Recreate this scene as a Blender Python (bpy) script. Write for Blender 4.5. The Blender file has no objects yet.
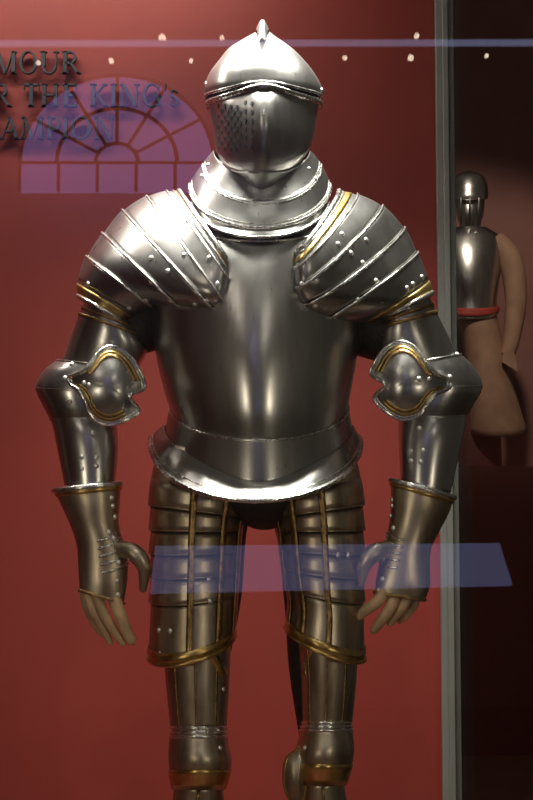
import bpy, bmesh, math, random
from mathutils import Vector, Matrix
from mathutils.bvhtree import BVHTree
random.seed(4)
PI = math.pi
SC = bpy.context.scene
COL = SC.collection

# ------------------------------------------------------------------ camera, world, lights, exposure
CD, CZ, F, PITCH = 2.4, 1.0, 1356.0, math.radians(4.5)
cam = bpy.data.objects.new('camera', bpy.data.cameras.new('camera')); COL.objects.link(cam)
cam.location = (0, -CD, CZ); cam.rotation_euler = (PI/2 + PITCH, 0, 0)
cam.data.sensor_fit = 'VERTICAL'; cam.data.sensor_height = 36; cam.data.lens = F*36/800
SC.camera = cam
SC.view_settings.view_transform = 'Standard'; SC.view_settings.look = 'None'
SC.view_settings.gamma = 1; SC.view_settings.exposure = 0.0
w = bpy.data.worlds.new('world'); SC.world = w; w.use_nodes = True
w.node_tree.nodes['Background'].inputs[0].default_value = (.82, .70, .56, 1)
w.node_tree.nodes['Background'].inputs[1].default_value = 0.065

def light(name, kind, loc, target, power, color=(1, .93, .82), size=.3, sizey=None, spot=None, blend=.6, spread=None):
    l = bpy.data.lights.new(name, kind); l.energy = power; l.color = color
    if kind == 'AREA':
        l.size = size
        if spread: l.spread = math.radians(spread)
        if sizey: l.shape = 'RECTANGLE'; l.size_y = sizey
    else: l.shadow_soft_size = size
    if kind == 'SPOT': l.spot_size = math.radians(spot); l.spot_blend = blend
    o = bpy.data.objects.new(name, l); COL.objects.link(o); o.location = loc
    o.rotation_euler = (Vector(target)-Vector(loc)).to_track_quat('-Z', 'Y').to_euler()
    return o
# lamps in the roof of the display case
light('case_lamp', 'AREA', (-.01, .0, 2.44), (-.01, -.13, 1.5), 34, color=(1, .97, .88), size=.92, sizey=.16, spread=88)
# strip washing the red back wall
light('wall_wash_lamp', 'AREA', (-.70, .24, 2.45), (-.75, .60, 1.15), 12, color=(1, .90, .80), size=1.3, sizey=.08)
# room lamps behind the visitor, plus two low spots added to brighten the legs
light('room_lamp', 'AREA', (-2.2, -3.6, 3.6), (-.1, 0, 1.0), 6, color=(1, .88, .74), size=.5)
light('leg_fill_light', 'SPOT', (-1.9, -3.0, .9), (-.05, 0, .62), 38, color=(1, .86, .66), size=.09, spot=30)
light('leg_fill_light', 'SPOT', (1.9, -3.0, .9), (.05, 0, .62), 34, color=(1, .86, .66), size=.09, spot=30)
light('room_lamp', 'AREA', (1.6, -4.6, 3.4), (.1, 0, .8), 6, color=(1, .88, .74), size=.5)
# added spotlight that brightens the solid stand-in figure right of the post
light('figure_fill_light', 'SPOT', (1.1, 3.4, 4.6), (1.35, 6.2, 2.6), 420, color=(1, .85, .68), size=.10, spot=40)

# ------------------------------------------------------------------ pixel helpers (armour surfaces are measured in the photo's frame)
UPV = Vector((0, -math.sin(PITCH), math.cos(PITCH))); FWD = Vector((0, math.cos(PITCH), math.sin(PITCH)))
CAM = Vector((0, -CD, CZ))
def ray(px, py): return Vector((1, 0, 0))*((px-266.5)/F) + UPV*((400-py)/F) + FWD
def U(px, py, y=0.0):
    d = ray(px, py); return CAM + d*((y+CD)/d.y)

# ------------------------------------------------------------------ materials
def nodes(m):
    m.use_nodes = True; return m.node_tree.nodes, m.node_tree.links, m.node_tree.nodes['Principled BSDF']
def mat_metal(name, c1, c2, r0, r1, scale=(6, 6, 1.2), bump=.08, coat=0):
    m = bpy.data.materials.new(name); n, l, p = nodes(m)
    p.inputs['Metallic'].default_value = 1
    tc = n.new('ShaderNodeTexCoord'); mp = n.new('ShaderNodeMapping'); mp.inputs['Scale'].default_value = scale
    nz = n.new('ShaderNodeTexNoise'); nz.inputs['Scale'].default_value = 5; nz.inputs['Detail'].default_value = 6
    l.new(tc.outputs['Object'], mp.inputs[0]); l.new(mp.outputs[0], nz.inputs[0])
    cr = n.new('ShaderNodeValToRGB'); cr.color_ramp.elements[0].color = (*c1, 1); cr.color_ramp.elements[1].color = (*c2, 1)
    cr.color_ramp.elements[0].position = .32; cr.color_ramp.elements[1].position = .68
    l.new(nz.outputs[0], cr.inputs[0]); l.new(cr.outputs[0], p.inputs['Base Color'])
    mr = n.new('ShaderNodeMapRange'); mr.inputs[3].default_value = r0; mr.inputs[4].default_value = r1
    n2 = n.new('ShaderNodeTexNoise'); n2.inputs['Scale'].default_value = 22; n2.inputs['Detail'].default_value = 4
    l.new(mp.outputs[0], n2.inputs[0]); l.new(n2.outputs[0], mr.inputs[0]); l.new(mr.outputs[0], p.inputs['Roughness'])
    b = n.new('ShaderNodeBump'); b.inputs['Strength'].default_value = bump; b.inputs['Distance'].default_value = .01
    l.new(nz.outputs[0], b.inputs['Height']); l.new(b.outputs[0], p.inputs['Normal'])
    return m
def mat_plain(name, c, rough=.6, var=.25, scale=8, metallic=0, bump=.1):
    m = bpy.data.materials.new(name); n, l, p = nodes(m)
    tc = n.new('ShaderNodeTexCoord'); nz = n.new('ShaderNodeTexNoise'); nz.inputs['Scale'].default_value = scale; nz.inputs['Detail'].default_value = 6
    l.new(tc.outputs['Object'], nz.inputs[0])
    cr = n.new('ShaderNodeValToRGB')
    cr.color_ramp.elements[0].color = (*[x*(1-var) for x in c], 1); cr.color_ramp.elements[1].color = (*[min(1, x*(1+var)) for x in c], 1)
    cr.color_ramp.elements[0].position = .3; cr.color_ramp.elements[1].position = .7
    l.new(nz.outputs[0], cr.inputs[0]); l.new(cr.outputs[0], p.inputs['Base Color'])
    p.inputs['Roughness'].default_value = rough; p.inputs['Metallic'].default_value = metallic
    b = n.new('ShaderNodeBump'); b.inputs['Strength'].default_value = bump; b.inputs['Distance'].default_value = .002
    l.new(nz.outputs[0], b.inputs['Height']); l.new(b.outputs[0], p.inputs['Normal'])
    return m
def mat_emit(name, c, s):
    m = bpy.data.materials.new(name); n, l, p = nodes(m)
    p.inputs['Base Color'].default_value = (*[min(1, x) for x in c], 1)
    p.inputs['Emission Color'].default_value = (*c, 1); p.inputs['Emission Strength'].default_value = s
    return m
def mat_glass(name, tint=(1, 1, 1), ior=1.5, coat=1.0):
    m = bpy.data.materials.new(name); m.use_nodes = True; n = m.node_tree.nodes; l = m.node_tree.links
    n.remove(n['Principled BSDF']); out = n['Material Output']
    fr = n.new('ShaderNodeFresnel'); ge = n.new('ShaderNodeNewGeometry')
    mi = n.new('ShaderNodeMapRange'); mi.inputs[3].default_value = ior; mi.inputs[4].default_value = 1/ior   # thin pane: same on both faces
    l.new(ge.outputs['Backfacing'], mi.inputs[0]); l.new(mi.outputs[0], fr.inputs[0])
    t = n.new('ShaderNodeBsdfTransparent'); t.inputs[0].default_value = (*tint, 1)
    g = n.new('ShaderNodeBsdfGlossy'); g.inputs['Roughness'].default_value = 0.0; g.inputs[0].default_value = (1, 1, 1, 1)
    mx = n.new('ShaderNodeMixShader'); ml = n.new('ShaderNodeMath'); ml.operation = 'MULTIPLY'; ml.inputs[1].default_value = coat   # anti-reflective coating
    l.new(fr.outputs[0], ml.inputs[0]); l.new(ml.outputs[0], mx.inputs[0]); l.new(t.outputs[0], mx.inputs[1]); l.new(g.outputs[0], mx.inputs[2])
    l.new(mx.outputs[0], out.inputs[0]); return m
RIVET = mat_metal('bright_rivet_heads', (.86, .85, .80), (.95, .94, .90), .40, .50, bump=0)
STEEL = mat_metal('polished_steel', (.42, .41, .40), (.56, .55, .53), .25, .33, bump=.012)
LEGSTEEL = mat_metal('russet_steel', (.36, .28, .19), (.64, .56, .44), .34, .48, scale=(9, 9, 2.2), bump=.03)
RIM = mat_metal('bright_rolled_steel', (.74, .73, .70), (.88, .87, .83), .22, .32, bump=0)
GOLD = mat_metal('worn_gilding', (.52, .34, .10), (.78, .58, .24), .22, .40, scale=(9, 9, 9))
DARKGOLD = mat_metal('etched_gilding', (.26, .16, .06), (.58, .39, .17), .32, .5, scale=(16, 16, 16), bump=.3)
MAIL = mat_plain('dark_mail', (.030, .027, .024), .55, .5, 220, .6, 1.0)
LEATHER = mat_plain('tan_glove_leather', (.52, .34, .19), .42, .3, 30, 0, .3)
BLACK = mat_plain('dark_opening', (.006, .005, .005), .8)
GLASS = mat_glass('case_glass', (.985, .995, .99))
GLASS2 = mat_glass('low_reflection_glass', (.85, .85, .85), 1.5, .06)
REDWALL = mat_plain('red_painted_board', (.22, .021, .013), .6, .10, 4)
DARKRED = mat_plain('deep_red_wall', (.22, .09, .075), .7, .15, 3)
ALU = mat_plain('brushed_grey_aluminium', (.27, .27, .245), .42, .08, 12, .5)
LETTER = mat_plain('dark_slate_letters', (.020, .026, .034), .6, .2, 20)
BUFF = mat_plain('buff_leather', (.27, .155, .10), .75, .2, 10)
FLOORM = mat_plain('brown_timber', (.13, .085, .055), .5, .3, 3)
GREYWALL = mat_plain('warm_grey_plaster', (.50, .43, .38), .8, .1, 2)
PLINTHM = mat_plain('dark_red_plinth', (.07, .012, .012), .6)
REDCLOTH = mat_plain('red_sash_cloth', (.30, .03, .02), .7)

# ------------------------------------------------------------------ mesh helpers
class MB:
    def __init__(s): s.v = []; s.f = []
    def grid(s, rows, cu=False, cv=False):
        b = len(s.v); nr = len(rows); nc = len(rows[0])
        for r in rows: s.v += [Vector(p) for p in r]
        for i in range(nr - (0 if cv else 1)):
            for j in range(nc - (0 if cu else 1)):
                a = b+i*nc+j; c = b+i*nc+(j+1) % nc; d = b+((i+1) % nr)*nc+(j+1) % nc; e = b+((i+1) % nr)*nc+j
                s.f.append((a, c, d, e))
        return s
    def cap(s, pts, flip=False):
        b = len(s.v); s.v += [Vector(p) for p in pts]; n = len(pts)
        s.f.append(tuple(range(b+n-1, b-1, -1)) if flip else tuple(range(b, b+n)))
    def box(s, lo, hi):
        b = len(s.v); x0, y0, z0 = lo; x1, y1, z1 = hi
        s.v += [Vector(p) for p in ((x0,y0,z0),(x1,y0,z0),(x1,y1,z0),(x0,y1,z0),(x0,y0,z1),(x1,y0,z1),(x1,y1,z1),(x0,y1,z1))]
        s.f += [tuple(b+i for i in q) for q in ((0,3,2,1),(4,5,6,7),(0,1,5,4),(1,2,6,5),(2,3,7,6),(3,0,4,7))]
        return s
    def tube(s, pts, r, n=8, closed=False, flat=1.0):
        pts = [Vector(p) for p in pts]; m = len(pts); rows = []; up = None
        rr = r if isinstance(r, (list, tuple)) else [r]*m
        for i, p in enumerate(pts):
            a = pts[(i-1) % m] if (closed or i > 0) else p; c = pts[(i+1) % m] if (closed or i < m-1) else p
            t = (c-a).normalized() if (c-a).length > 1e-9 else Vector((0, 0, 1))
            if up is None: up = t.orthogonal().normalized()
            up = (up - t*up.dot(t)).normalized(); sd = t.cross(up)
            rows.append([p + up*math.cos(2*PI*k/n)*rr[i] + sd*math.sin(2*PI*k/n)*rr[i]*flat for k in range(n)])
        s.grid(rows, cu=True, cv=closed)
        if not closed: s.cap(rows[0], True); s.cap(rows[-1])
        return s
    def prism(s, poly, fn, d0, d1):       # poly in 2-D; fn(u, v, d) -> point
        b = len(s.v); n = len(poly)
        s.v += [Vector(fn(u, v, d0)) for u, v in poly] + [Vector(fn(u, v, d1)) for u, v in poly]
        s.f.append(tuple(b+i for i in range(n))); s.f.append(tuple(b+n+i for i in range(n-1, -1, -1)))
        for i in range(n): s.f.append((b+(i+1) % n, b+i, b+n+i, b+n+(i+1) % n))
def wloc(o):
    v = Vector((0, 0, 0))
    while o: v += o.location; o = o.parent
    return v
def obj(name, mb, m, parent=None, thick=0, smooth=True, loc=None, bevel=0):
    me = bpy.data.meshes.new(name); o = bpy.data.objects.new(name, me); COL.objects.link(o)
    base = wloc(parent) if parent else Vector((0, 0, 0))
    if loc is not None: o.location = Vector(loc) - base; base = Vector(loc)
    if parent: o.parent = parent
    me.from_pydata([tuple(v-base) for v in mb.v], [], mb.f)
    bm = bmesh.new(); bm.from_mesh(me); bmesh.ops.remove_doubles(bm, verts=bm.verts, dist=1e-5)
    bmesh.ops.recalc_face_normals(bm, faces=bm.faces); bm.to_mesh(me); bm.free()
    me.materials.append(m)
    if smooth: me.shade_smooth(); me.set_sharp_from_angle(angle=math.radians(45))
    if thick:
        s = o.modifiers.new('thickness', 'SOLIDIFY'); s.thickness = thick; s.offset = 0
    if bevel:
        s = o.modifiers.new('bevel', 'BEVEL'); s.width = bevel; s.segments = 2
    return o
def thing(name, label, cat, loc=(0, 0, 0), group=None):
    o = bpy.data.objects.new(name, None); COL.objects.link(o); o.location = loc; o.empty_display_size = .1
    o['label'] = label; o['category'] = cat
    if group: o['group'] = group
    return o
def tag(o, label, cat, group=None):
    o['label'] = label; o['category'] = cat
    if group: o['group'] = group
    return o
def struct(name, mb, m, **k):
    o = obj(name, mb, m, smooth=False, **k); o['kind'] = 'structure'; return o
def crom(P, t):
    n = len(P); i = min(int(t), n-2); f = t-i
    g = lambda k: P[max(0, min(n-1, k))]
    a, b, c, d = g(i-1), g(i), g(i+1), g(i+2)
    if i == 0: a = [2*x-y for x, y in zip(b, c)]
    if i+2 > n-1: d = [2*x-y for x, y in zip(c, b)]
    return [.5*(2*q + (r-p)*f + (2*p-5*q+4*r-s)*f*f + (3*q-p-3*r+s)*f**3) for p, q, r, s in zip(a, b, c, d)]
# a section: ax,ay, bx,by (silhouette ends in the frame), yc (depth of the centre), df, db (front and back reach, metres),
#            fx, fy (shift of the front point), keel, yd (end A lies yd deeper than the centre, B nearer), ex (squareness)
DEF = dict(yc=0, df=.08, db=.08, fx=0, fy=0, keel=0, yd=0, ex=1, kz=0)
def S(ax, ay, bx, by, **k):
    d = dict(DEF); d.update(k)
    return [ax, ay, bx, by] + [d[q] for q in ('yc', 'df', 'db', 'fx', 'fy', 'keel', 'yd', 'ex', 'kz')]
class Loft:
    def __init__(s, secs): s.s = secs; s.n = len(secs)-1
    def at(s, t, ph, inf=0):
        ax, ay, bx, by, yc, df, db, fx, fy, keel, yd, ex, kz = crom(s.s, t)
        A = U(ax, ay, yc+yd); B = U(bx, by, yc-yd); C = (A+B)/2; H = (B-A)/2
        Fv = U((ax+bx)/2+fx, (ay+by)/2+fy, yc-df) - C
        c, sn = math.cos(ph), math.sin(ph)
        c = math.copysign(abs(c)**ex, c); s1 = math.copysign(abs(sn)**ex, sn)
        p = C + H*c*(1+inf/max(.01, H.length))
        if sn >= 0:
            g = math.exp(-((ph-PI/2)/.30)**2)
            p = p + Fv*s1*(1+inf/max(.01, Fv.length)) + Vector((0, -keel*g, -kz*math.exp(-((ph-PI/2)/.55)**2)))
        else: p = p + Vector((0, -(db+inf)*s1, 0))
        return p
    def rows(s, t0=0, t1=None, p0=0, p1=2*PI, i0=0, i1=0, nt=None, nph=64):
        t1 = s.n if t1 is None else t1; nt = nt or max(2, int((t1-t0)*7))
        full = abs(p1-p0-2*PI) < 1e-6; R = []
        for i in range(nt+1):
            f = i/nt; t = t0+(t1-t0)*f
            R.append([s.at(t, p0+(p1-p0)*j/nph, i0+(i1-i0)*f) for j in range(nph if full else nph+1)])
        return R, full
    def mesh(s, cap0=False, cap1=False, **k):
        R, full = s.rows(**k); m = MB().grid(R, cu=full)
        if cap0: m.cap(R[0], True)
        if cap1: m.cap(R[-1])
        return m
    def line(s, t, p0=0, p1=2*PI, inf=0, n=64):
        full = abs(p1-p0-2*PI) < 1e-6
        return [s.at(t, p0+(p1-p0)*j/n, inf) for j in range(n if full else n+1)], full
    def ring(s, t, r, p0=0, p1=2*PI, inf=0, n=64, k=8):
        pts, full = s.line(t, p0, p1, inf, n); return MB().tube(pts, r, k, closed=full)
    def path(s, tp, r, inf=0, n=40, k=6):
        pts = []
        for i in range(n+1):
            u = i/n*(len(tp)-1); t, ph = crom([list(q) for q in tp], u); pts.append(s.at(t, ph, inf))
        return MB().tube(pts, r, k)
def bvh(*obs):
    vs = []; fs = []
    for o in obs:
        b = len(vs); W = wloc(o); vs += [v.co+W for v in o.data.vertices]; fs += [tuple(b+i for i in p.vertices) for p in o.data.polygons]
    return BVHTree.FromPolygons(vs, fs)
def hit(tree, px, py, y=0):
    d = ray(px, py).normalized(); h = tree.ray_cast(CAM, d)
    if h[0] is not None:
        nrm = h[1]
        return h[0], (nrm if nrm.dot(d) < 0 else -nrm)
    h = tree.find_nearest(U(px, py, y)); nrm = h[1]
    return h[0], (nrm if nrm.dot(d) < 0 else -nrm)
def catline(pts, n=8, closed=False):
    if closed:
        m = len(pts); out = []
        for i in range(m):
            q = [list(pts[(i+k-1) % m]) for k in range(4)]
            for j in range(n): out.append(crom(q, 1+j/n))
        return out
    L = [list(p) for p in pts]
    return [crom(L, i/n) for i in range(n*(len(L)-1)+1)]
def surfline(tree, pts, r, off=.001, flat=1, n=8, k=6):
    P = []
    for px, py in catline(pts, n):
        h, nn = hit(tree, px, py); P.append(h+nn*off)
    return MB().tube(P, r, k, flat=flat)
rivet_mesh = None
def rivets(tree, pts, parent, r=.0050, m=None):
    global rivet_mesh
    if rivet_mesh is None:
        mb = MB(); rows = []
        for i in range(5):
            a = i/4*PI/2; rows.append([(math.cos(a)*math.cos(2*PI*k/10), math.cos(a)*math.sin(2*PI*k/10), math.sin(a)*.8) for k in range(10)])
        mb.grid(rows, cu=True); mb.cap(rows[0], True)
        o = obj('rivet', mb, RIVET); rivet_mesh = o.data; bpy.data.objects.remove(o)
    for px, py in pts:
        h, nn = hit(tree, px, py)
        o = bpy.data.objects.new('rivet', rivet_mesh); COL.objects.link(o); o.parent = parent
        o.location = h - wloc(parent) - nn*.0004; o.scale = (r, r, r)
        o.rotation_euler = nn.to_track_quat('Z', 'Y').to_euler()

# ------------------------------------------------------------------ the setting
GZ = -.50                                                     # gallery floor; the armour stands on the case's plinth at z = 0
post_x = U(448.5, 400, .58).x
struct('floor', MB().box((-4.5, -9, GZ-.1), (5.5, 8, GZ)), FLOORM)
struct('wall_back', MB().box((-2.2, .60, GZ), (post_x-.012, .66, 2.75)), REDWALL)
struct('wall_right', MB().box((post_x-.012, 7.2, GZ), (5.5, 7.4, 5.2)), DARKRED)
struct('wall_left', MB().box((-4.6, -9, GZ), (-4.5, .6, 5.2)), REDWALL)
struct('wall_front', MB().box((-4.5, -9.1, GZ), (5.5, -9.0, 5.2)), GREYWALL)

# display case
case = thing('display_case', 'tall glass display case with a grey metal corner post around the suit of armour', 'display case', (0, 0, GZ))
GX = post_x+.004
obj('plinth', MB().box((-1.6, -.50, GZ), (GX, .595, -.001)), PLINTHM, case, smooth=False)
obj('roof', MB().box((-1.6, -.52, 2.50), (GX+.02, .595, 2.60)), PLINTHM, case, smooth=False)
pm = MB()
pm.box((post_x-.021, .575, 0), (post_x-.006, .595, 2.5)); pm.box((post_x-.007, .565, 0), (post_x+.006, .595, 2.5)); pm.box((post_x+.007, .575, 0), (post_x+.020, .595, 2.5))
pm.box((post_x-.020, .585, 0), (post_x+.019, .595, 2.5))
obj('corner_post', pm, ALU, case, smooth=False, bevel=.0015)
obj('front_pane', MB().box((-1.6, -.510, .0), (GX+.01, -.500, 2.5)), GLASS, case, smooth=False)
obj('side_pane', MB().box((GX, -.498, .0), (GX+.01, .572, 2.5)), GLASS2, case, smooth=False)

# ------------------------------------------------------------------ wall lettering
HTH = .175; THN = .085
def bar(x0, y0, x1, y1, w):       # slanted stroke with horizontal ends, horizontal width w
    return [(x0-w/2, y0), (x0+w/2, y0), (x1+w/2, y1), (x1-w/2, y1)]
def hb(x0, x1, y, h=THN): return [(x0, y-h/2), (x1, y-h/2), (x1, y+h/2), (x0, y+h/2)]
def serif(x, y, w=.15, top=False):
    s = -1 if top else 1
    return [(x-w, y), (x+w, y), (x+w, y+.035*s), (x+w*.45, y+.07*s), (x-w*.45, y+.07*s), (x-w, y+.035*s)][::(1 if s > 0 else -1)]
def arc(cx, cy, rx, ry, a0, a1, wh, wt, n=22):
    out = []
    for i in range(n):
        q = []
        for k in (i, i+1):
            a = math.radians(a0+(a1-a0)*k/n); c, s = math.cos(a), math.sin(a)
            q.append(((cx+rx*c, cy+ry*s), (cx+(rx-wh)*c, cy+(ry-wt)*s)))
        out.append([q[0][0], q[1][0], q[1][1], q[0][1]])
    return out
GLY = {
 'A': (.92, [bar(.10, 0, .46, 1, .06), bar(.80, 0, .46, 1, .15), hb(.22, .68, .36), serif(.10, 0, .11), serif(.80, 0, .13)]),
 'M': (1.12, [bar(.14, 0, .18, 1, .06), bar(.20, 1, .55, 0, .14), bar(.55, 0, .90, 1, .05), bar(.93, 0, .93, 1, HTH), serif(.14, 0, .12), serif(.95, 0, .13), serif(.14, 1, .10, 1), serif(.97, 1, .1, 1)]),
 'O': (.96, arc(.48, .5, .45, .52, 0, 360, .14, .05)),
 'U': (.92, [bar(.20, .35, .20, 1, HTH), bar(.76, .35, .76, 1, .06), serif(.20, 1, .15, 1), serif(.76, 1, .13, 1)] + arc(.4625, .36, .327, .38, 180, 360, .10, .06)),
 'R': (.92, [bar(.20, 0, .20, 1, HTH), serif(.20, 0, .15), serif(.14, 1, .10, 1), hb(.2, .44, .972), hb(.2, .44, .46)] + arc(.42, .72, .30, .28, -90, 90, .13, .055) + [bar(.46, .47, .82, 0, .15), serif(.84, 0, .10)]),
 'F': (.72, [bar(.20, 0, .20, 1, HTH), serif(.2, 0, .15), serif(.14, 1, .1, 1), hb(.2, .66, .97), hb(.2, .52, .5), bar(.64, .78, .64, 1, .04), bar(.52, .38, .52, .62, .04)]),
 'T': (.80, [bar(.40, 0, .40, 1, HTH), serif(.40, 0, .15), hb(.03, .77, .97), bar(.05, .77, .05, 1, .045), bar(.75, .77, .75, 1, .045)]),
 'H': (.98, [bar(.20, 0, .20, 1, HTH), bar(.78, 0, .78, 1, HTH), hb(.2, .78, .51)] + [serif(x, y, .15, y) for x in (.2, .78) for y in (0, 1)]),
 'E': (.78, [bar(.20, 0, .20, 1, HTH), serif(.14, 0, .1), serif(.14, 1, .1, 1), hb(.2, .68, .97), hb(.2, .56, .5), hb(.2, .71, .03), bar(.67, .78, .67, 1, .04), bar(.55, .38, .55, .62, .04), bar(.71, 0, .71, .24, .04)]),
 'K': (.94, [bar(.20, 0, .20, 1, HTH), bar(.24, .42, .74, 1, .06), bar(.38, .56, .80, 0, .16), serif(.2, 0, .15), serif(.2, 1, .15, 1), serif(.74, 1, .12, 1), serif(.82, 0, .13)]),
 'I': (.42, [bar(.21, 0, .21, 1, HTH), serif(.21, 0, .16), serif(.21, 1, .16, 1)]),
 'N': (1.0, [bar(.18, 0, .18, 1, .06), bar(.20, 1, .80, 0, .15), bar(.82, 0, .82, 1, .06), serif(.18, 0, .13), serif(.14, 1, .10, 1), serif(.82, 1, .13, 1)]),
 'G': (.94, arc(.48, .5, .45, .52, 38, 322, .14, .05) + [bar(.80, .06, .80, .44, HTH), serif(.80, .46, .14, 1), bar(.80, .70, .80, .90, .04)]),
 'C': (.86, arc(.48, .5, .45, .52, 42, 318, .14, .05) + [bar(.80, .68, .80, .92, .04), bar(.80, .08, .80, .26, .04)]),
 'P': (.74, [bar(.20, 0, .20, 1, HTH), serif(.20, 0, .15), serif(.14, 1, .10, 1), hb(.2, .44, .972), hb(.2, .44, .42)] + arc(.42, .70, .30, .30, -90, 90, .13, .055)),
 "'": (.26, [[(.08, 1.02), (.20, 1.02), (.15, .72), (.11, .72)]]),
 's': (.46, arc(.23, .56, .17, .17, 20, 270, .07, .05) + arc(.23, .20, .18, .20, -160, 90, .08, .05)),
}
LY = .588
sgn = thing('wall_lettering', 'dark raised serif letters reading ARMOUR FOR THE KING\'s CHAMPION on the red wall', 'sign', U(30, 95, .60))
# each glyph: left and right edge in the frame
LINES = [
 (52, 74, [('A', -48, -25), ('R', -25, -4), ('M', -6, 18), ('O', 19, 38), ('U', 39, 60), ('R', 61, 81)]),
 (84.5, 107, [('F', -42, -28), ('O', -26, -8), ('R', -8, 12), ('T', 23, 40), ('H', 40.5, 60), ('E', 62, 79), ('K', 89, 109), ('I', 109.5, 118), ('N', 118.5, 141), ('G', 142, 162), ("'", 163, 168), ('s', 168.5, 180)]),
 (117.5, 139.5, [('C', -42, -23), ('H', -22, -1), ('A', 0, 20), ('M', 20, 45), ('P', 46, 61), ('I', 61.5, 70), ('O', 70.5, 92), ('N', 93, 116)]),
]
for top, bot, gl in LINES:
    for ch, x0, x1 in gl:
        mb = MB()
        adv, polys = GLY[ch]
        P0 = U(x0, bot, LY); P1 = U(x1, top, LY); w = P1.x-P0.x; h = P1.z-P0.z
        for q in polys:
            mb.prism(q, lambda u, v, d: (P0.x+u/adv*w, d, P0.z+v*h), LY-.007, LY+.004)
        obj('letter', mb, LETTER, sgn, smooth=False)

# ------------------------------------------------------------------ the suit of armour
suit = thing('suit_of_armour', 'large full suit of steel plate armour with gilded borders standing in the glass case', 'armour', (0, 0, 0))

# ---- helmet
HY = -.01
def K(l, r, ys, yf, **k): return S(l, ys, r, ys, fy=yf-ys, **k)
skull = Loft([K(257, 269, 32, 31, yc=HY, df=.012, db=.012), K(246, 277, 38, 38, yc=HY, df=.045, db=.05), K(230, 291, 48, 47, yc=HY, df=.082, db=.09), K(220, 303, 60, 56, yc=HY, df=.104, db=.11),
              K(210, 314, 74, 67, yc=HY, df=.118, db=.125), K(205, 321, 88, 80, yc=HY, df=.124, db=.13, kz=-.006), K(206, 321, 97, 89, yc=HY, df=.126, db=.13, kz=-.012)])
hel = obj('helmet', skull.mesh(cap0=True), STEEL, suit, thick=.002)
face = Loft([K(209, 319, 104, 95, yc=HY, df=.122, db=.125, keel=.010, kz=-.013), K(211, 317, 112, 108, yc=HY, df=.132, db=.125, keel=.022), K(214, 315, 130, 132, yc=HY, df=.136, db=.12, keel=.026),
             K(216, 310, 145, 155, yc=HY, df=.130, db=.11, keel=.024), K(220, 303, 155, 172, yc=HY, df=.118, db=.10, keel=.018), K(228, 296, 163, 183, yc=HY, df=.105, db=.09, keel=.012), K(232, 292, 175, 198, yc=HY, df=.085, db=.08)])
vis = obj('visor', face.mesh(), STEEL, hel, thick=.002)
obj('visor_rim', face.ring(.02, .0048, -.25, PI+.25, .003), RIM, hel)
obj('visor_rim', skull.ring(5.95, .0028, -.2, PI+.2, .001), RIM, hel)
# dark sight slots between skull and visor
R = [[skull.at(6, -.1+(PI+.2)*j/60, -.003) for j in range(61)], [face.at(.0, -.1+(PI+.2)*j/60, -.001) for j in range(61)]]
obj('sight_slot', MB().grid(R), BLACK, hel, thick=.001)
# comb
cm = MB(); rows = []; cx = U(262.5, 40, HY).x; zt = U(262, 31.5, HY).z; zc = U(262, 88, HY).z; hh = U(262, 24, HY).z - zt
for i in range(33):
    y = -.108+.216*i/32; bz = zc+(zt-zc)*math.sqrt(1-(y/.126)**2) - .006
    h = .006 + (hh+.001)*max(0, 1-abs(y/.108)**2.2); w2 = .0125*(1-.5*abs(y/.108)**2)
    rows.append([(cx+k*w2*a, HY+y, bz+h*q) for k, a, q in ((1, 1, 0), (1, .80, .35), (1, .50, .72), (1, .28, .94), (1, 0, 1), (-1, .28, .94), (-1, .50, .72), (-1, .80, .35), (-1, 1, 0))])
cm.grid(rows); cm.cap(rows[0], True); cm.cap(rows[-1])
obj('comb', cm, STEEL, hel)
tr = bvh(vis)
def discs(tree, pts, rx, ry, m, name, parent):
    mb = MB()
    for px, py in pts:
        h, nn = hit(tree, px, py); q = nn.to_track_quat('Z', 'Y')
        ring = [h + nn*.0022 + q @ Vector((rx*math.cos(2*PI*k/8), ry*math.sin(2*PI*k/8), 0)) for k in range(8)]
        b = [p - nn*.001 for p in ring]; mb.grid([b, ring], cu=True); mb.cap(ring)
    return obj(name, mb, m, parent)
holes = []
for j in range(9):
    for i in range(4): holes.append((219+i*6.2+(j % 2)*3.1, 106+j*5.2+i*.6))
for j in range(6): holes += [(246, 103+j*8.6), (252.5, 104+j*8.6)]
discs(tr, holes, .0031, .0045, BLACK, 'breathing_holes', vis)
ht = bvh(hel)
for px, py, s in ((206.5, 86, -1), (321.5, 92, 1)):
    c = U(px, py, HY-.02); obj('pivot_knob', MB().tube([c-Vector((s*.006, 0, 0)), c+Vector((s*.001, 0, 0)), c+Vector((s*.004, 0, 0))], [.008, .008, .004], 12), RIM, hel)
obj('visor_band', face.ring(4.15, .0026, .05, PI-.05, .002), STEEL, vis)

# ---- gorget
g1 = Loft([K(214, 309, 150, 172, yc=0, df=.102, db=.10), K(209, 315, 156, 190, yc=0, df=.113, db=.10), K(203, 321, 164, 205, yc=0, df=.125, db=.11)])
g2 = Loft([K(205, 319, 162, 200, yc=0, df=.124, db=.11), K(197, 325, 172, 215, yc=0, df=.132, db=.12), K(190, 330, 184, 228, yc=0, df=.142, db=.125)])
g3 = Loft([K(196, 325, 186, 222, yc=0, df=.134, db=.12), K(192, 328, 197, 237, yc=0, df=.152, db=.12)])
gor = obj('gorget', g3.mesh(), STEEL, suit, thick=.002)
obj('border', g3.ring(2*.5, .003, .15, PI-.15, .001), RIM, gor)
a1 = obj('collar_plate', g1.mesh(), STEEL, gor, thick=.002); a2 = obj('collar_plate', g2.mesh(), STEEL, gor, thick=.002)
obj('border', g1.ring(1.97, .0024, -.2, PI+.2, .001), RIM, gor); obj('border', g1.ring(1.62, .0013, -.2, PI+.2, .001), RIM, gor)
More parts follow.
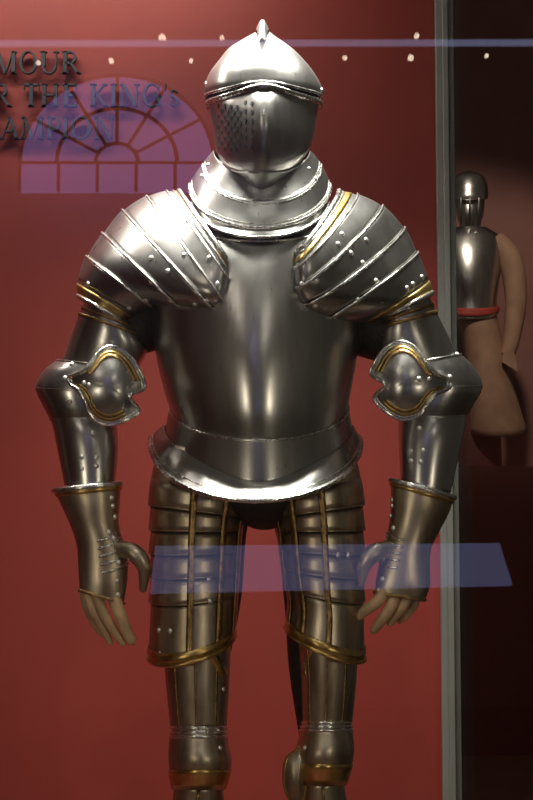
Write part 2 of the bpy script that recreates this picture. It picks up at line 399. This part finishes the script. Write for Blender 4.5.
obj('border', g2.ring(1.97, .0032, -.2, PI+.2, .001), RIM, gor); obj('border', g2.ring(1.66, .0014, -.2, PI+.2, .001), RIM, gor)
rivets(bvh(a1, a2), [(208, 165), (202, 176), (309, 169), (315, 179)], gor)
neck = Loft([K(228, 296, 150, 160, yc=0, df=.06, db=.07), K(222, 302, 200, 210, yc=0, df=.07, db=.08)])
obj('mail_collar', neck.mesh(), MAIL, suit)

# ---- breastplate and backplate in one shell
br = Loft([K(205, 318, 205, 226, yc=.01, df=.13, db=.09), K(172, 346, 222, 243, yc=.01, df=.150, db=.11), K(156, 352, 258, 268, yc=.01, df=.168, db=.12, keel=.004), K(151, 360, 305, 312, yc=.01, df=.182, db=.13, keel=.008),
           K(156, 357, 350, 360, yc=.01, df=.188, db=.125, keel=.012), K(164, 351, 385, 408, yc=.01, df=.184, db=.115, keel=.014), K(171, 347, 405, 442, yc=.01, df=.172, db=.105, keel=.014)])
bp = obj('breastplate', br.mesh(nph=96), STEEL, suit, thick=.002)
obj('border', br.ring(.9, .0028, .35, PI-.35, .001), RIM, bp)
wp = Loft([K(170, 348, 404, 440, yc=.01, df=.176, db=.11, keel=.014), K(168, 350, 417, 452, yc=.01, df=.178, db=.112, keel=.014, kz=.012), K(166, 352, 427, 465, yc=.01, df=.180, db=.114, keel=.014, kz=.030)])
wa = obj('waist_plate', wp.mesh(nph=96), STEEL, suit, thick=.002)
obj('border', wp.ring(.03, .0022, -.3, PI+.3, .001), RIM, wa)
fl = Loft([K(165, 353, 425, 464, yc=.01, df=.181, db=.114, keel=.014, kz=.030), K(157, 356, 431, 480, yc=.01, df=.207, db=.13, keel=.010, kz=.014), K(151, 360, 438, 501, yc=.01, df=.235, db=.15, keel=.004)])
fa = obj('waist_flange', fl.mesh(nph=96), STEEL, suit, thick=.0025)
obj('border', fl.ring(1.97, .0045, 0, 2*PI, .001), RIM, fa); obj('border', fl.ring(1.55, .0016, 0, PI, .001), RIM, fa)

# ---- mail below and at the armpits
ms = Loft([K(165, 350, 440, 450, yc=.02, df=.12, db=.10), K(185, 332, 478, 500, yc=.02, df=.12, db=.10), K(215, 305, 505, 520, yc=.02, df=.09, db=.08), K(246, 282, 522, 530, yc=.02, df=.05, db=.06)])
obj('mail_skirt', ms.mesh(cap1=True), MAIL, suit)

# ---- pauldrons
def ridge(lf, t, r, p0=.0, p1=PI, inf=.002): return lf.ring(t, r, p0, p1, inf, n=40)
def pauldron(secs, rv, golds, side):
    lf = Loft(secs); P0, P1 = (-.05, 1.25*PI) if side < 0 else (-.25*PI, PI+.05)
    base = obj('pauldron', lf.mesh(p0=P0, p1=P1, nph=48), STEEL, suit, thick=.002)
    lam = []
    for k in range(1, lf.n):
        if k in golds: continue
        lam.append(obj('lame', lf.mesh(t0=k-.0, t1=k+1, p0=P0, p1=P1, i0=.0045, i1=.001, nph=48), STEEL, base, thick=.0012))
        obj('border', ridge(lf, k+.02, .0023, 0, PI, .0055), RIM, base)
    return lf, base, lam
PL = [S(180, 192, 226, 258, yc=-.065, yd=.07, df=.06, db=.03), S(168, 192, 227, 276, yc=-.065, yd=.085, df=.065, db=.04), S(148, 197, 222, 298, yc=-.06, yd=.09, df=.078, db=.06),
      S(124, 211, 211, 307, yc=-.05, yd=.085, df=.09, db=.08), S(104, 234, 179, 307, yc=-.03, yd=.06, df=.095, db=.09), S(88, 257, 151, 306, yc=-.01, yd=.03, df=.088, db=.09),
      S(79, 280, 137, 316, yc=0, yd=.01, df=.075, db=.08), S(79, 298, 126, 324, yc=0, yd=0, df=.066, db=.075)]
lf, pb, lam = pauldron(PL, None, (6,), -1)
obj('gilded_border', lf.mesh(t0=.08, t1=.50, p0=0, p1=PI, i0=.003, i1=.003, nph=40), GOLD, pb, thick=.001)
obj('border', ridge(lf, .03, .0052, 0, PI, .003), RIM, pb); obj('border', ridge(lf, .55, .0020, 0, PI, .004), RIM, pb)
obj('gilded_border', lf.mesh(t0=6.2, t1=6.8, p0=-.1, p1=PI+.3, i0=.003, i1=.003, nph=40), GOLD, pb, thick=.001)
obj('border', ridge(lf, 6.9, .0038, -.1, PI+.3, .003), RIM, pb)
rivets(bvh(pb, *lam), [(184, 255), (168, 271), (151, 258), (151, 282), (136, 294), (146, 300), (170, 300), (195, 304), (207, 301), (218, 284), (129, 308), (121, 314), (188, 221), (209, 258), (88, 284), (180, 200)], pb)
PR = [S(298, 250, 338, 192, yc=-.065, yd=-.07, df=.06, db=.03, fx=3, fy=2), S(296, 265, 356, 195, yc=-.065, yd=-.085, df=.07, db=.04, fx=4, fy=4), S(297, 285, 381, 206, yc=-.06, yd=-.09, df=.08, db=.06, fx=4, fy=6),
      S(303, 302, 403, 228, yc=-.045, yd=-.08, df=.09, db=.08, fx=3, fy=8), S(322, 320, 416, 253, yc=-.025, yd=-.05, df=.095, db=.09, fx=2, fy=4), S(360, 322, 427, 278, yc=-.005, yd=-.02, df=.08, db=.085, fx=2, fy=2), S(386, 317, 432, 296, yc=0, yd=0, df=.066, db=.075)]
lf, pb, lam = pauldron(PR, None, (5,), 1)
obj('gilded_border', lf.mesh(t0=.30, t1=.75, p0=0, p1=PI, i0=.003, i1=.003, nph=40), GOLD, pb, thick=.001)
obj('border', ridge(lf, .03, .0052, 0, PI, .003), RIM, pb); obj('border', ridge(lf, .25, .0020, 0, PI, .004), RIM, pb)
obj('gilded_border', lf.mesh(t0=5.15, t1=5.72, p0=-.3, p1=PI+.1, i0=.003, i1=.003, nph=40), GOLD, pb, thick=.001)
obj('border', ridge(lf, 5.85, .0042, -.3, PI+.1, .003), RIM, pb)
rivets(bvh(pb, *lam), [(366, 240), (351, 253), (363, 263), (342, 234), (338, 244), (317, 281), (302, 284), (300, 256), (315, 306), (376, 281), (413, 284), (407, 288), (422, 277), (358, 300), (328, 213)], pb)

# ---- arms
def arm(rb, ct, vb, side, ypit):
    L = Loft(rb); r = obj('upper_arm_plate', L.mesh(), STEEL, suit, thick=.002)
    for t in (.35, .7): obj('gilded_border', L.mesh(t0=t, t1=t+.18, i0=.003, i1=.002, nph=48), DARKGOLD, r, thick=.001)
    L2 = Loft(ct); c = obj('elbow_cop', L2.mesh(), STEEL, suit, thick=.002)
    obj('border', L2.ring(.04, .002, inf=.001), RIM, c); obj('border', L2.ring(L2.n-.04, .002, inf=.001), STEEL, c)
    obj('ridge', L2.ring(2.0, .0012, inf=.0005), STEEL, c)
    L3 = Loft(vb); v = obj('forearm_plate', L3.mesh(), STEEL, suit, thick=.002)
    return r, c, v, L3
def wing(out, cen, y0, lean, cop, rv, spans, sd=1):
    P = catline(out, 6, True); n = len(P); cx, cy = cen
    def at(r, k, off=0):
        x, y = P[k % n]; X = cx+(x-cx)*r; Y = cy+(y-cy)*r
        dd = math.hypot(X-cx, Y-cy)/42; d = y0 - .030*(1-dd**2) + lean*max(0, (X-cx)*sd)**2*1.6e-5 - off
        return U(X, Y, d)
    rows = [[at(r, k) for k in range(n)] for r in (0, .2, .4, .55, .7, .8, .9, 1)]
    o = obj('elbow_wing', MB().grid(rows, cu=True), STEEL, cop, thick=.002)
    for m_, rr in ((GOLD, (.82, .86, .90)), (DARKGOLD, (.72, .77, .81))):
        for a0, a1 in spans:
            ks = [k for k in range(int(a0*6), int(a1*6)+1)]
            obj('gilded_band', MB().grid([[at(r, k, .0022) for k in ks] for r in rr]), m_, cop, thick=.001)
    obj('border', MB().tube([at(.99, k, .001) for k in range(n)], .0036, 8, closed=True), RIM, cop)
    obj('border', MB().tube([at(.925, k, .002) for k in range(n)], .0012, 6, closed=True), RIM, cop)
    rivets(bvh(o), rv, cop, .005)
rb = [S(86, 300, 130, 318, yc=0, df=.062, db=.065), S(78, 318, 142, 338, yc=.0, df=.062, db=.065), S(70, 340, 146, 352, yc=.005, df=.062, db=.065), S(60, 368, 134, 374, yc=.01, df=.062, db=.06)]
ct = [S(58, 360, 128, 366, yc=.01, df=.062, db=.06), S(44, 371, 124, 378, yc=.012, df=.070, db=.068), S(36, 388, 116, 393, yc=.015, df=.074, db=.078), S(43, 405, 112, 408, yc=.012, df=.068, db=.070), S(51, 420, 113, 422, yc=.01, df=.06, db=.06)]
vb = [S(49, 411, 113, 415, yc=.01, df=.058, db=.058), S(54, 430, 117, 432, yc=.0, df=.060, db=.058), S(60, 460, 117, 458, yc=-.01, df=.054, db=.052), S(66, 490, 114, 488, yc=-.02, df=.044, db=.042)]
r, c, v, L3 = arm(rb, ct, vb, -1, 0)
K0 = (1, 5, 8, 11)
wing([(69, 377), (83, 371), (92, 361), (100, 351), (110, 346), (124, 350), (136, 364), (145, 387), (130, 396), (139, 411), (128, 419), (112, 425), (98, 422), (88, 411), (84, 399), (78, 390), (70, 384)], (108, 386), -.095, 1, c, [(89, 385), (84, 383)], ((1, 6.8), (10, 16)), 1)
rivets(bvh(c), [(65, 378), (72, 364), (70, 402)], c, .005)
rivets(bvh(v), [(93, 433), (82, 457), (96, 457), (82, 469), (96, 466)], v)
rb = [S(384, 312, 428, 296, yc=0, df=.062, db=.065), S(378, 332, 438, 316, yc=.0, df=.062, db=.065), S(378, 352, 450, 340, yc=.005, df=.062, db=.065), S(392, 374, 460, 364, yc=.01, df=.062, db=.06)]
ct = [S(395, 365, 460, 354, yc=.01, df=.062, db=.06), S(399, 375, 474, 368, yc=.012, df=.070, db=.068), S(404, 388, 482, 386, yc=.015, df=.074, db=.078), S(402, 404, 474, 403, yc=.012, df=.068, db=.070), S(400, 420, 466, 416, yc=.01, df=.06, db=.06)]
vb = [S(399, 413, 467, 410, yc=.01, df=.058, db=.058), S(399, 433, 464, 431, yc=.0, df=.060, db=.058), S(400, 460, 457, 462, yc=-.01, df=.054, db=.052), S(402, 486, 450, 494, yc=-.02, df=.044, db=.042)]
r, c, v, L3 = arm(rb, ct, vb, 1, 0)
wing([(450, 380), (437, 374), (427, 362), (415, 347), (400, 341), (385, 348), (376, 361), (371, 374), (385, 385), (374, 398), (386, 412), (403, 420), (420, 415), (429, 403), (437, 394), (449, 388)], (408, 382), -.095, 1, c, [(419, 379), (429, 379)], ((1, 6.7), (9.6, 15)), -1)
rivets(bvh(c), [(450, 377), (441, 357), (443, 400)], c, .005)
rivets(bvh(v), [(419, 428), (411, 451), (423, 451), (411, 461), (421, 462)], v)
# mail sleeves filling the armpits
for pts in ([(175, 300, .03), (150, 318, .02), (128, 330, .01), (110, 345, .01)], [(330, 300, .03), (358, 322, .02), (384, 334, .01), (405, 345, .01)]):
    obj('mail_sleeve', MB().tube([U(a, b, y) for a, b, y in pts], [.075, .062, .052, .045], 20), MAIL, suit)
sl = Loft([S(140, 318, 185, 310, yc=0, df=.10, db=.08), S(146, 352, 180, 355, yc=0, df=.09, db=.08)])

# ---- gauntlets
def digit(pts, rr, m, name, parent):
    P = []; R = []; n = 22; L = [list(p) for p in pts]; RL = [[x] for x in rr]
    for i in range(n+1):
        t = i/n*(len(L)-1); a = crom(L, t); P.append(U(*a)); R.append(crom(RL, t)[0])
    d = (P[-1]-P[-2]).normalized(); r = R[-1]
    for k in range(1, 5):
        a = k/4*PI/2*.97; P.append(P[n] + d*r*math.sin(a)); R.append(max(.0004, r*math.cos(a)))
    return obj(name, MB().tube(P, R, 14), m, parent)
def gauntlet(secs, digits, lamelines, rv, edge, thumb, side, knuck):
    L = Loft(secs); g = obj('gauntlet', L.mesh(cap1=True), LEGSTEEL, suit, thick=.0)
    obj('border', L.ring(.03, .0050, inf=.001), RIM, g)
    obj('gilded_band', L.mesh(t0=.12, t1=.42, i0=.002, i1=.002), GOLD, g, thick=.001)
    obj('mail_cuff_lining', L.mesh(t0=.0, t1=.5, i0=-.008, i1=-.012), MAIL, g)
    tree = bvh(g)
    for a, b, w in lamelines:
        mid = ((a[0]+b[0])/2, (a[1]+b[1])/2+2.0*edge)
        obj('knuckle_plate', surfline(tree, [a, mid, b], w, .0012, n=10, k=8), RIM, g)
    obj('gilded_border', L.ring(L.n-.12, .0028, 0, PI, .001), DARKGOLD, g)
    for p, q in digits: digit(p, q, LEATHER, 'finger', g)
    for p, q in thumb: digit(p, q, LEGSTEEL, 'thumb', g)
    rivets(tree, rv, g)
    return L, g, tree
GL = [S(54, 490, 121, 483, yc=-.02, df=.060, db=.058), S(62, 507, 120, 500, yc=-.025, df=.054, db=.05), S(72, 530, 119, 524, yc=-.03, df=.044, db=.04), S(77, 548, 124, 543, yc=-.035, df=.038, db=.034),
      S(78, 565, 128, 562, yc=-.04, df=.034, db=.028), S(79, 580, 127, 584, yc=-.045, df=.030, db=.022), S(80, 592, 123, 606, yc=-.05, df=.022, db=.016)]
gauntlet(GL, [([(86, 588, -.05), (93, 610, -.055), (104, 630, -.05), (110, 642, -.045)], [.0090, .0085, .0075, .0055]),
              ([(96, 590, -.055), (103, 612, -.062), (115, 632, -.055), (123, 643, -.05)], [.0095, .009, .0080, .0058]),
              ([(113, 595, -.055), (119, 612, -.066), (126, 630, -.06), (131, 640, -.055)], [.0120, .0110, .0100, .0092]),
              ([(84, 586, -.035), (86, 604, -.035), (94, 622, -.03), (101, 634, -.025)], [.0085, .008, .007, .005])],
         [((97, 541), (115, 533), .0022), ((98, 549), (120, 538), .0024), ((99, 557), (124, 545), .0024), ((100, 565), (127, 553), .0024), ((102, 573), (127, 563), .0026)],
         [(112, 498), (113, 506), (115, 517), (109, 532), (114, 538), (120, 544), (124, 551), (119, 562), (117, 581), (118, 595), (119, 603)], 1,
         [([(118, 548, -.055), (134, 553, -.075), (144, 567, -.075), (143, 589, -.065)], [.014, .0155, .0125, .0062]), ], -1, None)
GR = [S(390, 479, 454, 497, yc=-.02, df=.060, db=.058), S(391, 496, 449, 513, yc=-.025, df=.054, db=.05), S(390, 518, 438, 534, yc=-.03, df=.044, db=.04), S(386, 537, 431, 550, yc=-.035, df=.038, db=.034),
      S(380, 560, 430, 568, yc=-.04, df=.034, db=.028), S(376, 580, 430, 586, yc=-.045, df=.030, db=.022), S(375, 594, 424, 602, yc=-.05, df=.022, db=.016)]
gauntlet(GR, [([(386, 590, -.055), (377, 602, -.068), (366, 610, -.062), (359, 616, -.055)], [.0115, .0105, .0095, .008]),
              ([(397, 592, -.055), (390, 608, -.068), (380, 622, -.062), (374, 630, -.055)], [.0105, .0100, .0090, .007]),
              ([(409, 594, -.055), (403, 606, -.062), (395, 616, -.055), (390, 623, -.05)], [.0100, .009, .0080, .006]),
              ([(418, 594, -.035), (413, 606, -.038), (405, 616, -.035), (400, 621, -.03)], [.0085, .008, .007, .005])],
         [((388, 533), (404, 540), .0024), ((386, 540), (403, 547), .0026), ((384, 547), (401, 554), .0026), ((382, 554), (400, 561), .0024), ((380, 562), (397, 568), .0024)],
         [(392, 500), (392, 506), (390.5, 516), (393, 528), (388, 534), (386, 541), (384, 549), (383, 559), (382, 579), (378, 590)], 1,
         [([(388, 548, -.055), (374, 553, -.075), (364, 566, -.075), (361, 584, -.065)], [.014, .0155, .0125, .0062])], 1, None)

# ---- legs
def leg(ts, th, cu, po, gr, side, lams, rvt, rvc, strap):
    t = Loft(th); obj('mail_chausse', t.mesh(), MAIL, suit)
    T = Loft(ts); a0, a1 = -.35, PI+.35
    ta = obj('tasset', T.mesh(p0=a0, p1=a1, nph=56), LEGSTEEL, suit, thick=.0025)
    for k, l0 in enumerate(lams):
        l1 = lams[k+1] if k+1 < len(lams) else T.n-.02
        obj('lame', T.mesh(t0=l0, t1=l1, p0=a0, p1=a1, i0=.0015, i1=.006, nph=56), LEGSTEEL, ta, thick=.0012)
        obj('ridge', T.ring(l1-.02, .0012, .2, PI-.2, .0065), LEGSTEEL, ta)
    # gilded inner edge and lower border
    e = .30 if side < 0 else PI-.30
    R = []
    for i in range(40):
        tt = 1.0+(T.n-1.04)*i/39; R.append([T.at(tt, e-.16, .0085), T.at(tt, e, .0085), T.at(tt, e+.16, .0085)])
    obj('gilded_border', MB().grid(R), DARKGOLD, ta, thick=.001)
    for ph in ((PI*.52, PI*.30) if side < 0 else (PI*.48, PI*.70)):
        R = [[T.at(1.0+(T.n-1.2)*i/39, ph-.07, .0082), T.at(1.0+(T.n-1.2)*i/39, ph+.07, .0082)] for i in range(40)]
        obj('etched_band', MB().grid(R), DARKGOLD, ta, thick=.0008)
    obj('gilded_border', T.mesh(t0=T.n-.34, t1=T.n-.04, p0=a0, p1=a1, i0=.0085, i1=.0085, nph=56), GOLD, ta, thick=.0012)
    obj('border', T.ring(T.n-.02, .0034, a0, a1, .008), GOLD, ta)
    rivets(bvh(*[o for o in ta.children if o.name.startswith('lame')]), rvt, ta)
    C = Loft(cu); cs = obj('cuisse', C.mesh(), LEGSTEEL, suit, thick=.002)
    Q = Loft(po); pn = obj('knee_cop', Q.mesh(), LEGSTEEL, suit, thick=.002)
    for tt in (.05, .30, .55): obj('lame_edge', Q.ring(tt, .0030, .1, PI-.1, .001), RIM, pn)
    obj('gilded_border', Q.mesh(t0=Q.n-.75, t1=Q.n-.05, i0=.003, i1=.003), GOLD, pn, thick=.001)
    for ph in (PI*.30, PI*.52, PI*.74):
        R = [[C.at(C.n*i/20, ph-.035, .0014), C.at(C.n*i/20, ph+.035, .0014)] for i in range(21)]
        obj('etched_band', MB().grid(R), DARKGOLD, cs, thick=.0008)
    G = Loft(gr); g = obj('greave', G.mesh(), LEGSTEEL, suit, thick=.002)
    obj('etched_band', MB().grid([[G.at(.1+(G.n-.1)*i/20, PI/2-.06, .0014), G.at(.1+(G.n-.1)*i/20, PI/2+.06, .0014)] for i in range(21)]), DARKGOLD, g, thick=.0008)
    tr = bvh(cs, pn); rivets(tr, rvc, cs)
    for (p, q) in strap:
        R = []
        dx = Vector((q[0]-p[0], q[1]-p[1])); nn = Vector((-dx.y, dx.x)).normalized()*4.2
        for i in range(12):
            x = p[0]+dx.x*i/11; y = p[1]+dx.y*i/11; row = []
            for s in (-1, 1):
                h, m_ = hit(tr, x+nn.x*s, y+nn.y*s, -.05); row.append(h+m_*.002)
            R.append(row)
        obj('gilded_strap', MB().grid(R), GOLD, cs, thick=.0012)
    # wing beside the knee and the foot
    ax = crom(gr, len(gr)-1); cx = (ax[0]+ax[2])/2; X = U(cx, 1060, ax[4]).x
    rows = []
    for y, hw, h in ((.10, .03, .06), (.07, .042, .11), (0, .045, .115), (-.06, .048, .08), (-.12, .052, .055), (-.17, .045, .04), (-.20, .02, .025)):
        rows.append([(X+hw*math.cos(PI*k/16), y+ax[4], h*math.sin(PI*k/16)) for k in range(17)])
    m = MB().grid(rows); m.cap(rows[0], True); m.cap(rows[-1]); obj('sabaton', m, LEGSTEEL, suit)
leg([S(162, 442, 252, 462, yc=.0, df=.12, db=.05), S(152, 478, 244, 500, yc=-.0, df=.118, db=.04), S(152, 530, 238, 530, yc=0, df=.11, db=.04, fy=2), S(152, 580, 235, 575, yc=0, df=.105, db=.04, fy=6), S(152, 620, 233, 606, yc=0, df=.10, db=.03, fy=10), S(152, 655, 231, 635, yc=0, df=.098, db=.03, fy=17)],
    [S(165, 465, 266, 490, yc=.03, df=.07, db=.08), S(165, 525, 248, 525, yc=.03, df=.07, db=.08), S(166, 600, 241, 600, yc=.03, df=.065, db=.07), S(170, 670, 228, 670, yc=.03, df=.05, db=.05), S(175, 730, 222, 730, yc=.02, df=.04, db=.04)],
    [S(163, 630, 231, 630, yc=.01, df=.075, db=.07), S(166, 680, 229, 680, yc=.01, df=.070, db=.065), S(171, 730, 226, 730, yc=.01, df=.062, db=.06)],
    [S(172, 727, 226, 727, yc=.01, df=.066, db=.04), S(169, 745, 228, 745, yc=.01, df=.080, db=.04), S(169, 764, 231, 764, yc=.01, df=.088, db=.05), S(173, 790, 224, 790, yc=.01, df=.07, db=.05)],
    [S(175, 784, 222, 784, yc=.01, df=.058, db=.055), S(168, 850, 226, 850, yc=.02, df=.055, db=.075), S(172, 960, 218, 960, yc=.03, df=.045, db=.055), S(178, 1058, 214, 1058, yc=.03, df=.04, db=.045)],
    -1, [1.0, 1.55, 2.0, 2.45, 2.9, 3.5], [(209, 579), (210, 601), (159, 630), (170, 631), (184, 658), (207, 651), (221, 640), (160, 654)], [(223, 689), (220, 748), (218, 730)], [((208, 648), (230, 684))])
leg([S(266, 462, 350, 442, yc=.0, df=.12, db=.05), S(275, 500, 360, 478, yc=-.0, df=.118, db=.04), S(281, 530, 362, 530, yc=0, df=.11, db=.04, fy=2), S(286, 570, 362, 580, yc=0, df=.105, db=.04, fy=6), S(292, 600, 362, 618, yc=0, df=.10, db=.03, fy=8), S(289, 628, 361, 657, yc=0, df=.098, db=.03, fy=12)],
    [S(256, 490, 353, 465, yc=.03, df=.07, db=.08), S(275, 530, 355, 530, yc=.03, df=.07, db=.08), S(284, 600, 354, 600, yc=.03, df=.065, db=.07), S(289, 670, 350, 670, yc=.03, df=.05, db=.05), S(300, 742, 345, 742, yc=.02, df=.04, db=.04)],
    [S(297, 630, 358, 630, yc=.01, df=.075, db=.07), S(301, 680, 356, 680, yc=.01, df=.070, db=.065), S(303, 730, 351, 730, yc=.01, df=.062, db=.06)],
    [S(303, 722, 350, 722, yc=.01, df=.066, db=.04), S(299, 738, 353, 738, yc=.01, df=.080, db=.04), S(295, 758, 353, 758, yc=.01, df=.088, db=.05), S(300, 786, 345, 786, yc=.01, df=.07, db=.05)],
    [S(302, 780, 343, 780, yc=.01, df=.058, db=.055), S(298, 850, 352, 850, yc=.02, df=.055, db=.075), S(304, 960, 346, 960, yc=.03, df=.045, db=.055), S(308, 1058, 342, 1058, yc=.03, df=.04, db=.045)],
    1, [1.0, 1.55, 2.0, 2.45, 2.9, 3.5], [(338, 555), (348, 555), (306, 652), (322, 658), (338, 660), (295, 638), (352, 655)], [(305, 748)], [((312, 644), (297, 676))])

P = catline([(304, 748), (294, 752), (286, 760), (284, 778), (288, 796), (300, 806), (306, 780)], 5, True)
kw = [[U(297+(x-297)*r, 778+(y-778)*r, -.035-.020*(1-r*r)) for x, y in P] for r in (0, .3, .6, .85, 1)]
kn = [o for o in suit.children if o.name.startswith('knee_cop')][-1]
obj('knee_wing', MB().grid(kw, cu=True), LEGSTEEL, kn, thick=.002); obj('border', MB().tube(kw[-1], .003, 8, closed=True), GOLD, kn)

# ------------------------------------------------------------------ solid figure added in place of a reflection in the front pane
Y2 = 6.2
def W(l, r, ys, yf=None, **k):
    k.setdefault('yc', Y2); return S(l, ys, r, ys, fy=(yf or ys)-ys, **k)
b2 = U(480, 441, Y2)
ped = tag(obj('stand_in_plinth', MB().box((b2.x-.30, Y2-.25, GZ), (b2.x+.32, Y2+.25, b2.z-.166)), PLINTHM, smooth=False), 'added tall dark red plinth under the solid stand-in figure at the right', 'plinth')
fig = thing('reflected_armour_stand_in', 'solid stand-in for the reflection of a small helmet and breastplate over a buff leather coat, right of the grey post', 'armour', (b2.x, Y2, b2.z-.16))
h2 = Loft([W(466, 472, 171, df=.02, db=.02), W(457, 482, 175, df=.08, db=.08), W(453, 487, 184, df=.11, db=.12), W(452, 488, 194, 195, df=.12, db=.13), W(452, 488, 198, 200, df=.14, db=.13)])
o2 = obj('helmet', h2.mesh(cap0=True), STEEL, fig, thick=.003)
f2 = Loft([W(455, 485, 197, df=.10, db=.11), W(456, 484, 212, df=.11, db=.11), W(459, 481, 224, df=.09, db=.08), W(461, 480, 232, df=.07, db=.07)])
obj('face_guard', f2.mesh(cap1=True), STEEL, fig)
for x in (461, 470, 479): obj('guard_bar', MB().tube([U(x, 198, Y2-.15), U(x, 212, Y2-.16), U(x, 226, Y2-.10)], .006, 6), STEEL, o2)
c2 = Loft([W(456, 486, 227, df=.09, db=.08), W(443, 499, 236, df=.13, db=.12), W(440, 502, 252, df=.17, db=.13), W(443, 500, 275, df=.19, db=.13), W(449, 497, 300, 302, df=.17, db=.12), W(448, 498, 314, 320, df=.18, db=.13)])
obj('breastplate', c2.mesh(cap0=True), STEEL, fig, thick=.003)
obj('waist_sash', c2.mesh(t0=4.3, t1=4.75, i0=.012, i1=.012), REDCLOTH, fig, thick=.004)
k2 = Loft([W(453, 496, 314, df=.16, db=.12), W(462, 501, 335, df=.17, db=.14), W(467, 513, 385, df=.19, db=.16), W(469, 527, 432, 437, df=.21, db=.18)])
obj('coat_skirt', k2.mesh(), BUFF, fig, thick=.006)
lg2 = Loft([W(458, 500, 400, df=.1, db=.1), W(458, 502, 466, df=.1, db=.1)])
obj('stand', lg2.mesh(cap1=True), PLINTHM, fig)
for pts, rr in (([(494, 241), (510, 260), (516, 300), (511, 340), (507, 356)], [.075, .078, .068, .055, .045]), ([(444, 240), (432, 262), (428, 300), (434, 335), (441, 350)], [.075, .078, .068, .055, .045])):
    P = [U(a, b, Y2-.03*i) for i, (a, b) in enumerate(catline(pts, 4))][:]
    P = [U(a, b, Y2-.006*i) for i, (a, b) in enumerate(catline(pts, 4))]
    R = [q[0] for q in catline([[x] for x in rr], 4)]
    obj('coat_sleeve', MB().tube(P, R, 16), BUFF, fig)
for a, b, s in ((508, 358, 1), (441, 352, -1)):
    m = MB(); base = [(a-5, b-6), (a+6, b-6), (a+9, b+6), (a+10, b+14), (a+4, b+10), (a-6, b+4)]
    rows = [[U(x, y, Y2-.17) for x, y in base], [U(x, y, Y2-.11) for x, y in base]]
    m.grid(rows, cu=True); m.cap(rows[0], True); m.cap(rows[1]); obj('glove', m, BUFF, fig)

# ------------------------------------------------------------------ the gallery behind the visitor, seen only as reflections in the pane
def V(px, py, dv):                       # a point whose mirror image in the front pane shows at (px, py)
    d = ray(px, py); p = CAM + d*(dv/d.y); return Vector((p.x, -1.02-p.y, p.z))
DV = 9.9
winm = mat_emit('violet_evening_window_light', (.48, .36, 1.0), 1.35)
FRAME = mat_plain('dark_window_timber', (.05, .03, .03), .6)
wc = V(117, 163, DV); wr = (V(214, 163, DV)-wc).length; hb_ = wc.z-V(117, 192, DV).z
m = MB(); pts = [(wc.x+wr*math.cos(PI*k/40), wc.y, wc.z+wr*.92*math.sin(PI*k/40)) for k in range(41)] + [(wc.x-wr, wc.y, wc.z-hb_), (wc.x+wr, wc.y, wc.z-hb_)]
back = [(p[0], p[1]-.03, p[2]) for p in pts]
m.grid([pts, back], cu=True); m.cap(pts); m.cap(back, True)
wn = obj('window_1', m, winm, smooth=False); wn['kind'] = 'structure'
m = MB()
for rr in (.22, .62, 1.0): m.tube([(wc.x+wr*rr*math.cos(PI*k/40), wc.y+.02, wc.z+wr*.92*rr*math.sin(PI*k/40)) for k in range(41)], .016, 6)
for k in range(7):
    a = PI*k/6; m.tube([(wc.x+wr*.22*math.cos(a), wc.y+.02, wc.z+wr*.92*.22*math.sin(a)), (wc.x+wr*math.cos(a), wc.y+.02, wc.z+wr*.92*math.sin(a))], .013, 6)
m.tube([(wc.x-wr, wc.y+.02, wc.z), (wc.x+wr, wc.y+.02, wc.z)], .013, 6)
for k in range(6): x = wc.x-wr+2*wr*k/5; m.tube([(x, wc.y+.02, wc.z), (x, wc.y+.02, wc.z-hb_)], .013, 6)
obj('window_frame', m, FRAME, wn)
a, b = V(-30, 43, 6.5), V(600, 42, 6.5)
strip = mat_emit('strip_lamp_glow', (.55, .58, 1.0), 1.6)
tag(obj('strip_lamp', MB().tube([a, b], .017, 8), strip), 'long bluish strip lamp hanging behind the viewer, reflected as a line near the top', 'lamp')
lampm = mat_emit('spot_lamp_glow', (1, .80, .62), 9)
HOUS = mat_plain('black_lamp_housing', (.02, .02, .02), .5)
for i, (px, py, dv, r) in enumerate([(162, 37, 7.2, .028), (222, 37, 7.2, .018), (111, 60, 7.2, .020), (38, 62, 7.2, .018), (191, 60, 7.2, .016), (417, 35, 7.2, .020), (411, 57, 7.2, .024), (345, 57, 7.2, .018), (487, 55, 7.2, .016), (125, 193, 7.2, .03)][:9]):
    c = V(px, py, dv)
    r *= .72; t = thing('spot_lamp', 'small glowing gallery spot lamp behind the viewer, reflected in the glass', 'lamp', c, 'gallery spot lamps reflected in the glass')
    obj('housing', MB().tube([c+Vector((0, -.10, .03)), c+Vector((0, -.012, .0))], r*1.1, 12), HOUS, t)
    obj('bulb', MB().tube([c+Vector((0, -.011, 0)), c+Vector((0, .004, -.001))], r, 12), lampm, t)
# lit reading panel and rail
panm = mat_emit('lit_panel_glow', (.45, .50, 1.0), .8)
DP = 5.0
q = [V(155, 546, DP+.2), V(500, 543, DP+.2), V(513, 584, DP), V(150, 592, DP)]
# light
m = MB(); n_ = Vector((0, -.03, -.01)); m.grid([q, [p+n_ for p in q]], cu=True); m.cap(q); m.cap([p+n_ for p in q], True)
pn = thing('reading_panel', 'lit bluish reading panel behind the viewer, reflected across the armour\'s thighs', 'panel', Vector(((q[0].x+q[1].x)/2, q[0].y-.1, GZ)))
obj('lit_face', m, panm, pn, smooth=False)
mm = MB(); cx = (q[0].x+q[1].x)/2
for dx in (-.4, .4): mm.box((cx+dx-.02, q[0].y-.10, GZ), (cx+dx+.02, q[0].y-.06, q[0].z-.02))
obj('stand', mm, HOUS, pn, smooth=False)
